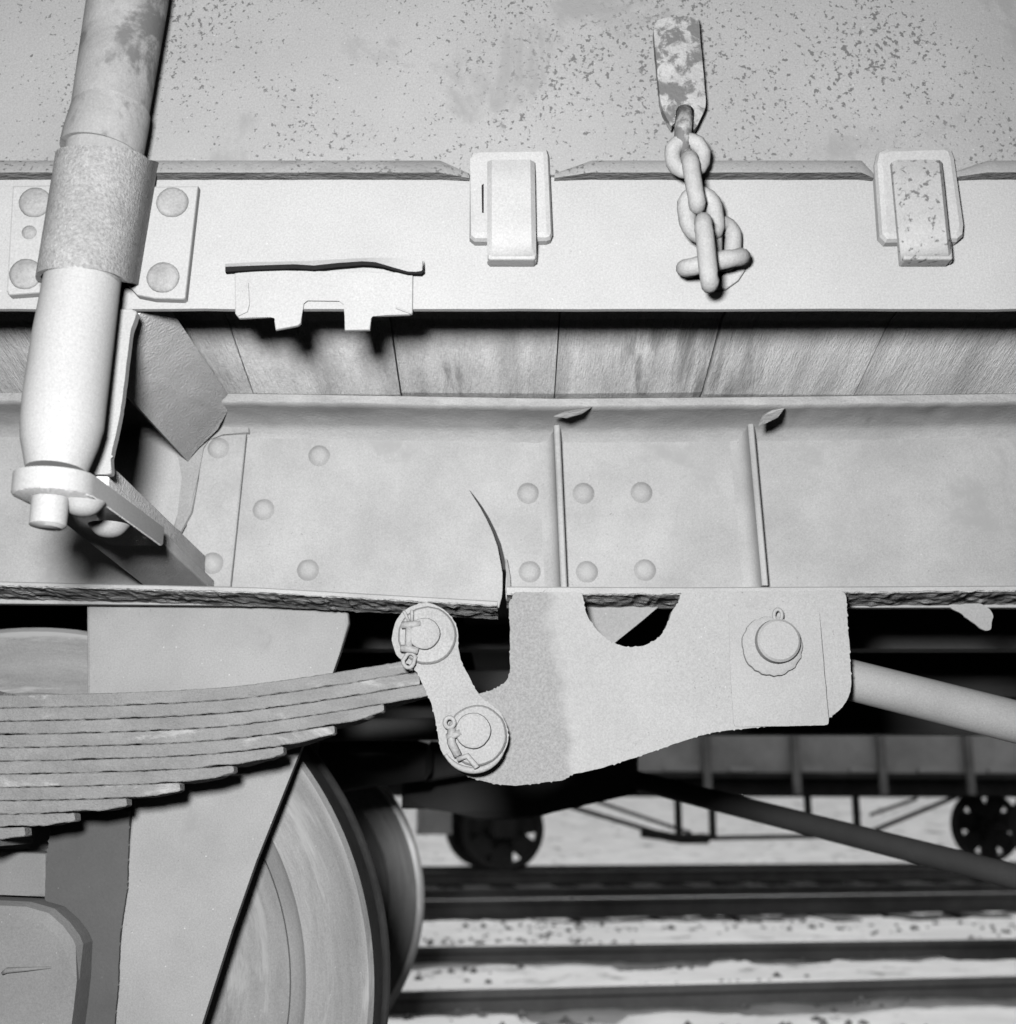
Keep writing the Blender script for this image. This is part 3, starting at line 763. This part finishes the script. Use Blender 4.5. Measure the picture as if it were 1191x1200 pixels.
for i in range(11): leaf(i)
mk('leaf_eye', lathe_bm([(.0, 0), (.026, 0), (.028, .003), (.028, LW - .003), (.026, LW), (0, LW)], P(498, 752, YL) + Vector((0, -.004, 0)), 28), M_spring, sp_parent, True)

# -- axle guard behind the spring, horn strips, axle box
YG = 1.525
guard = plate('axle_guard', [(101, 700), (396, 712), (408, 718), (409, 730), (398, 766), (386, 800), (370, 838), (352, 880), (330, 935), (300, 1010), (272, 1090), (240, 1190), (206, 1300), (110, 1340), (125, 1250), (137, 1160), (148, 1040), (154, 952), (160, 940), (160, 900), (102, 880)], YG, 0.014, M_guard, wagon, bev=0.004)
plate('axle_guard', [(-300, 1340), (-212, 1300), (-246, 1190), (-306, 1010), (-358, 880), (-392, 800), (-415, 730), (-403, 712), (-206, 712), (-206, 880), (-266, 900), (-266, 940), (-260, 952), (-243, 1160)], YG, 0.014, M_guard, wagon, bev=0.004)
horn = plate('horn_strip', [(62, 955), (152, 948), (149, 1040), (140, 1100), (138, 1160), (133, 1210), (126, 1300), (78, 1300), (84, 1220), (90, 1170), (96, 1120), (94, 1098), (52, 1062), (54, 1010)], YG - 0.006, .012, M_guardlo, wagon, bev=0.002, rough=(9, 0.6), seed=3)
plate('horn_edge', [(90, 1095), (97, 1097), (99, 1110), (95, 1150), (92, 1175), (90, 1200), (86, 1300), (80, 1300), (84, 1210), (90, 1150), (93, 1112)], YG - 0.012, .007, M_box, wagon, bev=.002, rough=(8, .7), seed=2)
ab = [(-190, 1110), (-150, 1062), (-100, 1052), (30, 1058), (58, 1066), (76, 1082), (88, 1098), (92, 1108), (90, 1150), (86, 1185), (82, 1215), (78, 1330), (-185, 1330)]
bx = plate('axle_box', ab, YG - 0.055, 0.12, M_box, wagon, bev=0.016)
mk('oil_groove', tube_bm([P(3, 1141, YG - .056), P(8, 1137.5, YG - .057), P(30, 1136, YG - .057), P(60, 1134, YG - .055)], [.0022, .0032, .0025, .001], 8), M_box, bx, 'all')
plate('box_saddle', [(-160, 990), (54, 1000), (54, 1052), (30, 1050), (-160, 1046)], YG - 0.004, .06, M_box, wagon, bev=.004)

# -- wheels and axle
wc = P(2, 1168, 1.60)
WR = wc.z - 0.0
WR = abs((P(438, 1168, 1.6) - wc).x)
def wheel(c, flip, R0, bright):
    s = -1 if flip else 1
    # face profile: (radius, depth) depth grows away from us for the near wheel
    prof = [(.0, -.02), (.11, -.02), (.13, -.005), (.155, .035), (.20, .044), (.30, .036), (.345, .028), (R0 - .104, .020), (R0 - .090, .016), (R0 - .084, .010),
            (R0 - .055, .011), (R0 - .046, .009), (R0 - .026, .007), (R0 - .018, .001), (R0 - .006, .000), (R0, .006)]
    FH = 1.0 if flip else .35
    back = [(R0 + .002, .085), (R0 + .006 * FH, .094), (R0 + .018 * FH, .103), (R0 + .0265 * FH, .110), (R0 + .028 * FH, .118), (R0 + .022 * FH, .128), (R0 + .010 * FH, .132), (R0 - .06, .132), (R0 - .065, .10), (.30, .07), (.2, .075), (.12, .12), (0, .12)]
    if flip:
        prof2 = [(r, .132 - y) for r, y in reversed(back)][0:-0 or None]
        allp = [(r, .132 - y) for r, y in reversed(prof + back)]
    else: allp = prof + back
    o = mk('wheel', lathe_bm(allp, c, 160), M_wheel, wagon, True)
    o.data.materials.append(M_tread); o.data.materials.append(M_flangetip)
    for p in o.data.polygons:
        r_ = math.hypot(p.center.x, p.center.z)
        yl = p.center.y + WL[o.name].y - c[1]
        if flip: yl = .132 - yl
        if r_ > R0 - .004 and yl > .004 and yl < .125: p.material_index = 1
        if not flip and r_ > R0 + .003: p.material_index = 1
        if flip and r_ > R0 + .004: p.material_index = 2
    return o
wheel(wc, False, WR, True)
fc = P(289, 1057, 3.28)
R2 = abs((P(497, 1057, 3.28) - fc).x) - .028
wheel(fc, True, R2, False)
ax0 = Vector((wc.x, 1.62, wc.z)); ax1 = Vector((fc.x, 3.4, fc.z))
mk('axle', tube_bm([ax0, ax0.lerp(ax1, .1), ax0.lerp(ax1, .12), ax1], [.085, .085, .072, .072], 32), M_dark, wagon, True)

# -- underframe behind the solebar
zs1 = zrow(700, YW); zs0 = zrow(470, YF)
yb_far = 3.35
zfb = P(700, 862, yb_far).z
fs = mk('solebar', box_bm(XL, XR, yb_far, yb_far + .012, zfb, zf - .002), M_dark, wagon)
mk('lower_flange', box_bm(XL, XR, yb_far - .08, yb_far - .001, zfb - .001, zfb + .012), M_dark, fs)
mk('upper_flange', box_bm(XL, XR, yb_far - .08, yb_far - .001, zf - .02, zf - .004), M_dark, fs)
for x in (-1.6, -0.02, 1.25, 2.9):
    mk('cross_bearer', box_bm(x - .05, x + .05, 1.53, yb_far - .1, zfb + .10, zf - .003), M_darker, wagon)
for y in (2.0, 2.85):
    mk('longitudinal', box_bm(XL, XR, y, y + .05, zfb + .06, zfb + .20), M_dark, wagon)
# brake shaft and gear seen under the spring
mk('brake_shaft', tube_bm([P(150, 858, 2.15), P(640, 853, 2.15)], .0190, 24), M_dark, wagon, True)
mk('brake_cylinder', tube_bm([P(380, 885, 2.4), P(440, 888, 2.4), P(500, 893, 2.4), P(506, 893, 2.4)], [.075, .055, .035, .02], 28), M_darker, wagon, True)
plate('brake_block', [(505, 868), (545, 872), (560, 905), (500, 915), (482, 912), (490, 890)], 2.5, .09, M_dark, wagon, bev=.01)
plate('brake_rigging', [(470, 912), (560, 905), (600, 880), (749, 868), (749, 931), (725, 935), (690, 943), (650, 952), (622, 960), (560, 962), (528, 952), (500, 948), (470, 948)], 2.75, .12, M_darker, wagon, bev=.02)
# diagonal brake rod in the shade
pA, pB = P(735, 912, 2.8), P(1240, 1040, 1.95)
mk('brake_rod', tube_bm([pA, pB], [.0215, .0195], 20), M_rodd, wagon, True)
# tie tube on the right
mk('tie_tube', tube_bm([P(960, 787.5, 1.47), P(1191, 846, 1.45), P(1500, 924, 1.42)], [.0242, .0246, .025], 32), M_rod, wagon, True)
# torn flake hanging under the right flange
fl_pts = [(1112, 711), (1130, 707), (1152, 707), (1155, 713), (1160, 712), (1166, 722), (1162, 728), (1163, 738), (1156, 740), (1148, 736), (1138, 727), (1128, 720)]
plate('paint_flake', fl_pts, YF + 0.012, .003, M_rail, sole, bev=.0006, rough=(4, .9), seed=8)
# things dimly seen between shackle and hanger
mk('inner_strut', box_bm(P(520, 780, 2.3).x, P(680, 780, 2.3).x, 2.3, 2.36, P(560, 812, 2.3).z, P(560, 785, 2.3).z, bev=.004), M_dark, wagon)

# ================================================================ SURROUNDINGS
# rails: two picture points of the rail head fix each one
def rail_obj(parent, a, b, head=.067, h=.15, name='rail'):
    a, b = Vector(a), Vector(b); d = (b - a).normalized(); s = Vector((-d.y, d.x, 0))
    a2 = a - d * 12; b2 = b + d * 30
    prof = [(-.062, -h), (.062, -h), (.062, -h + .012), (.012, -h + .03), (.009, -.045), (head / 2, -.032), (head / 2, -.006), (head / 2 - .006, 0), (-head / 2 + .006, 0), (-head / 2, -.006), (-head / 2, -.032), (-.009, -.045), (-.012, -h + .03), (-.062, -h + .012)]
    bm = bmesh.new(); A = []; B = []
    for o, z in prof:
        A.append(bm.verts.new(a2 + s * o + Vector((0, 0, z)))); B.append(bm.verts.new(b2 + s * o + Vector((0, 0, z))))
    n = len(prof)
    for i in range(n): bm.faces.new((A[i], A[(i + 1) % n], B[(i + 1) % n], B[i]))
    bm.faces.new(A); bm.faces.new(list(reversed(B)))
    o = mk(name, bm, M_railside, parent)
    o.data.materials.append(M_railtop)
    for p in o.data.polygons:
        if p.normal.z > .9 and p.center.z > 0.05: p.material_index = 1
    return o
M_railtop = material('rolled rail head', 0.30, mott=0.2, mscale=5, metallic=0.5, rough=0.4, gscale=80, bump=.1, kk=1.0)
def track(name, label, r1, r2, span):
    a1, b1 = PZ(*r1[0], 0), PZ(*r1[1], 0); a2, b2 = PZ(*r2[0], 0), PZ(*r2[1], 0)
    t = thing(name, label, 'railway track', (a1 + a2) / 2 + Vector((0, 0, -.15)))
    t['kind'] = 'structure'
    del t['category']
    rail_obj(t, a1, b1); rail_obj(t, a2, b2)
    d = (b1 - a1).normalized(); s = Vector((-d.y, d.x, 0)); w = (a2 - a1).dot(s)
    M0 = None
    for k in range(span[0], span[1]):
        rs = random.Random(k * 7 + int(w * 100))
        c = a1 + d * (k * 0.66 + rs.uniform(-.03, .03)) + s * (w / 2)
        c.z = -.165
        me = sleeper_me
        o = bpy.data.objects.new('sleeper', me); COL.objects.link(o)
        o.location = c; o.rotation_euler = (0, 0, math.atan2(d.y, d.x) + rs.uniform(-.02, .02)); WL[o.name] = c
        o.parent = t; o.matrix_parent_inverse = Matrix.Translation(-WL[t.name])
    return a1, d, s, w
sb = box_bm(-.125, .125, -1.3, 1.3, -.10, .02, bev=.015)
sleeper_me = bpy.data.meshes.new('sleeper'); sb.to_mesh(sleeper_me); sb.free(); sleeper_me.materials.append(M_sleeper)
trA = track('railway_track', 'nearest snowy track behind the wagon', [(500, 1160), (1191, 1143)], [(500, 1109), (1191, 1100)], (-7, 14))
trB = track('railway_track', 'second track in the shade of the far wagon', [(500, 1055), (1191, 1046)], [(500, 1042), (1191, 1035)], (-8, 26))
w1 = PZ(590, 1021, 0); w2 = PZ(1238, 1016.0, 0)
d_bg = (w2 - w1).normalized(); n_bg = Vector((-d_bg.y, d_bg.x, 0))
def prj(v):   # world -> photo px
    r = v - Vector((0, 0, CAMZ)); dep = r.y * CP + r.z * SP; upc = -r.y * SP + r.z * CP
    return (595.5 + F * r.x / dep, 600 - F * upc / dep)
q1, q2 = w1, w2; q3, q4 = w1 + n_bg * 1.5, w2 + n_bg * 1.5
trC = track('railway_track', 'track under the distant wagon', [prj(q1), prj(q2)], [prj(q3), prj(q4)], (-10, 30))
# our own track (just below the picture)
t0 = thing('railway_track', 'track the cracked wagon stands on', 'x', (0, 2.4, -.15)); t0['kind'] = 'structure'; del t0['category']
rail_obj(t0, (-3, 1.665, 0), (4, 1.665, 0)); rail_obj(t0, (-3, 3.215, 0), (4, 3.215, 0))
for k in range(-6, 9):
    o = bpy.data.objects.new('sleeper', sleeper_me); COL.objects.link(o); c = Vector((k * .66, 2.44, -.165)); o.location = c
    o.parent = t0; o.matrix_parent_inverse = Matrix.Translation(-WL[t0.name])

# snow ground
def nonuni(segs):
    out = []
    for a, b, s in segs:
        k = max(1, round((b - a) / s)); out += [a + (b - a) * i / k for i in range(k)]
    out.append(segs[-1][1]); return out
gx = nonuni([(-600, -60, 60), (-60, -10, 5), (-10, -3, .4), (-3, 5, .055), (5, 14, .14), (14, 60, 4), (60, 600, 60)])
gy = nonuni([(-300, -20, 40), (-20, 3, 1.2), (3, 4.4, .15), (4.4, 12.5, .06), (12.5, 24, .25), (24, 60, 2), (60, 900, 70)])
railset = []
for (a, d, s, w) in (trA, trB, trC): railset += [(a, s, 0.0), (a, s, w)]
def ground_z(x, y):
    z = -.165 + .022 * noise.noise(Vector((x * .9, y * .9, 1))) + .014 * noise.noise(Vector((x * 4, y * 4, 7))) + .006 * noise.noise(Vector((x * 14, y * 14, 2)))
    for (a, s, w) in railset:
        t = (x - a.x) * s.x + (y - a.y) * s.y - w
        if abs(t) < .5:
            if -.38 < t < -.0:     # lumps thrown against the rails' near side... kept low
                z -= .03 * (1 - abs(t + .2) / .2) * (noise.noise(Vector((x * 1.7, y, 4))) > .05)
            if .05 < t < .35:
                l = noise.noise(Vector((x * 5.2, y * 2, 11)))
                z += max(0, l) * .16 * (1 - abs(t - .2) / .15 if abs(t - .2) < .15 else 0)
    if y < 10.2: z += .078 * min(1, (10.2 - y) / .9)
    if y > 17.5:
        f = min(1, (y - 17.5) / 16); z += 3.0 * f * f * (3 - 2 * f)
    if y < 4.1: z -= .078 * min(1, (4.1 - y) / .4)
    if y < 3.3: z -= .02
    return z
bm = bmesh.new(); rows = []
for y in gy: rows.append([bm.verts.new((x, y, ground_z(x, y))) for x in gx])
for A, B in zip(rows, rows[1:]):
    for i in range(len(A) - 1): bm.faces.new((A[i], A[i + 1], B[i + 1], B[i]))
g = mk('snowy_ground', bm, M_snow, None, 'all'); g['kind'] = 'structure'; g['label'] = 'trodden snow over the railway yard'

# loose stones and cinders showing through the snow between the rails
sb_ = bmesh.new(); rs = random.Random(5)
for _ in range(2400):
    x = rs.uniform(-2.2, 5.0); y = rs.uniform(4.3, 9.6)
    if noise.noise(Vector((x * 1.3, y * 1.3, 33))) < .05: continue
    r = rs.uniform(.006, .024); z = ground_z(x, y) + r * .2
    v = [sb_.verts.new((x + dx * r * rs.uniform(.7, 1.3), y + dy * r * rs.uniform(.7, 1.3), z + dz * r * rs.uniform(.5, 1.0))) for dx, dy, dz in ((1, 0, 0), (0, 1, 0), (-1, 0, 0), (0, -1, 0), (0, 0, 1), (0, 0, -1))]
    for a, b in ((0, 1), (1, 2), (2, 3), (3, 0)):
        sb_.faces.new((v[a], v[b], v[4])); sb_.faces.new((v[b], v[a], v[5]))
M_stone = material('cinder stones', 0.26, mott=0.5, mscale=20, gscale=90, kk=1.0)
st_ = mk('ballast_stones', sb_, M_stone, None); st_['kind'] = 'stuff'; st_['label'] = 'loose dark stones showing through the snow between the tracks'
# added ballast round our own track, unseen, put in to cut light bounced off snow
M_added_ballast = material('added ballast', 0.045, mott=0.4, mscale=9, gscale=120, bump=1.0, bscale=40, bdist=0.02, spots=(45, 0.66, 0.08, 0.16), kk=1.0)
bm = bmesh.new(); rows = []
bxs = nonuni([(-12, 12, .25)]); bys = nonuni([(-6, 3.95, .12)])
for y in bys: rows.append([bm.verts.new((x, y + (.25 * noise.noise(Vector((x * .8, 3, 0))) if y > 3.8 else 0), max(ground_z(x, y) - .063, -.15) + .02 * noise.noise(Vector((x * 5, y * 5, 0))) + .01)) for x in bxs])
for A, B in zip(rows, rows[1:]):
    for i in range(len(A) - 1): bm.faces.new((A[i], A[i + 1], B[i + 1], B[i]))
g2 = mk('added_ballast', bm, M_added_ballast, None, 'all'); g2['kind'] = 'structure'; g2['label'] = 'dark added ballast under the near wagon, unseen, put in to cut bounced light'

# distant wagon
MB_ = Matrix.Translation(w1) @ Matrix.Rotation(math.atan2(d_bg.y, d_bg.x), 4, 'Z')   # local: s along, t away, z up
def bgsz(px, py, t=0.0):
    u, dd, w = ray(px, py); o = Vector((0, 0, CAMZ)); v = Vector((u, dd, w))
    pl = w1 + n_bg * t; k = (pl - o).dot(n_bg) / v.dot(n_bg); p = o + v * k
    return (p - w1).dot(d_bg), p.z
bgw = thing('freight_wagon', 'distant low-sided wagon on truss rods, out of focus beyond the snowy tracks', 'freight wagon', w1 + d_bg * 3.4)
def bgbox(name, s0, s1, t0, t1, z0, z1, mat, parent=None): return mk(name, box_bm(s0, s1, t0, t1, z0, z1, M=MB_), mat, parent or bgw)
S0, S1 = -4.2, 11.0
zb = bgsz(850, 909, -.45)[1]; zsl = bgsz(850, 932, -.2)[1]
body = bgbox('wagon_body', S0, S1, -.55, 2.05, zb, 3.0, M_bgw)
bgbox('solebar', S0, S1, -.22, -.12, zsl, zb - .004, M_bgd); bgbox('solebar', S0, S1, 1.62, 1.72, zsl, zb - .004, M_bgd)
bgbox('body_ledge', S0, S1, -.60, -.553, zb - .03, zb + .035, M_bgd, body)
for px in (600, 738, 828, 932, 1033, 1135, 1236):
    s, _ = bgsz(px, 900, -.6); bgbox('stake', s - .045, s + .045, -.66, -.603, zb - .22, 2.6, M_bgl, body)
for px in (710, 800, 870, 952, 1012, 1100, 1175):
    s, _ = bgsz(px, 900, -.6); _, z = bgsz(px, 904, -.6)
    k = random.Random(px).uniform(.12, .26)
    bm = box_bm(s - k, s + k, -.598, -.552, zb + .036, zb + .095, bev=.015, M=MB_); mk('snow_ridge', bm, M_lump, body)
def bgwheel(s, t, far):
    c = MB_ @ Vector((s, t, .48))
    bm = bmesh.new(); r0 = .48
    lathe_bm([(r0 - .075, 0), (r0 - .01, 0), (r0, .01), (r0 + .004, .09), (r0 + .03, .11), (r0 + .028, .13), (r0 - .075, .13), (r0 - .075, 0)], (0, 0, 0), 48, bm)
    lathe_bm([(0, -.02), (.11, -.02), (.12, .0), (.12, .12), (0, .12)], (0, 0, 0), 24, bm)
    if far and s < 1: lathe_bm([(0, .05), (r0 - .06, .05), (r0 - .06, .08), (0, .08)], (0, 0, 0), 40, bm)
    for k in range(7):
        a = 2 * math.pi * k / 7 + .22
        Mx = Matrix.Rotation(-a, 4, 'Y')
        box_bm(.10, r0 - .07, .045, .085, -.125, .125, bm, M=Mx)
    bmesh.ops.transform(bm, matrix=Matrix.Translation(c) @ Matrix.Rotation(math.atan2(d_bg.y, d_bg.x), 4, 'Z'), verts=bm.verts)
    w = mk('wheel', bm, M_bgd, bgw, True)
    if not far:
        mk('hub', lathe_bm([(0, -.09), (.05, -.09), (.075, -.07), (.08, 0), (0, 0)], c, 24), M_bgw, w, True)
for s in (0, (w2 - w1).length):
    bgwheel(s, 0, False); bgwheel(s, 1.5, True)
    mk('axle', tube_bm([MB_ @ Vector((s, 0.1, .48)), MB_ @ Vector((s, 1.5, .48))], .07, 16), M_bgd, bgw, True)
    # axle guard fork and spring, simplified as their real outline
    bm = bmesh.new()
    for sg in (-1, 1): box_bm(s + sg * .14 - .03, s + sg * .14 + .03, -.09, -.06, .42, zsl + .02, bm, M=MB_)
    box_bm(s - .13, s + .13, -.14, -.03, .38, .62, bm, M=MB_)
    mk('axle_guard', bm, M_bgd, bgw)
    bm = bmesh.new()
    for k in range(5):
        L_ = .52 - k * .09
        for q in range(8):
            a0_, a1_ = -L_ + 2 * L_ * q / 8, -L_ + 2 * L_ * (q + 1) / 8
            zc = .78 - k * .022 + .10 * ((a0_ + a1_) / 2 / .52) ** 2
            box_bm(s + a0_, s + a1_, -.13, -.05, zc - .009, zc + .010, bm, M=MB_)
    mk('leaf_spring', bm, M_bgd, bgw)
# queen posts and truss rods
for px in (796, 836, 1006):
    s, zq = bgsz(px, 983, -.17); bgbox('queen_post', s - .035, s + .035, -.20, -.13, zq, zsl, M_bgd)
s, zq = bgsz(949, 980, -.17); bgbox('queen_post', s - .035, s + .035, -.20, -.13, zq, zsl, M_bgd)
def bgrod(name, pts, r, t=-.17):
    bm = tube_bm([MB_ @ Vector((bgsz(x, y, t)[0], t, bgsz(x, y, t)[1])) for x, y in pts], r, 10); mk(name, bm, M_bgd, bgw, True)
bgrod('truss_rod', [(664, 944), (795, 983), (1010, 979), (1140, 926)], .028)
bgrod('truss_rod', [(690, 936), (796, 972), (810, 976)], .024, 1.66)
bgrod('truss_rod', [(1020, 955), (1075, 936)], .024, 1.66)
bgrod('brake_lever', [(752, 976), (775, 979), (800, 984)], .055)
bgrod('brake_lever', [(800, 983), (830, 983)], .06)
s, z0 = bgsz(510, 975, -.1)
s_a, z_a = bgsz(488, 978, -.1); s_b, z_b = bgsz(530, 940, -.1)
bm = box_bm(s_a, s_b, -.14, -.08, z_a, z_a + .05, M=MB_); box_bm(s_a, s_a + .05, -.14, -.08, z_a, z_b + .2, bm, M=MB_); box_bm(s_a + .05, s_b, -.1, -.08, z_a + .05, z_b, bm, M=MB_)
mk('step', bm, M_bgw, bgw)
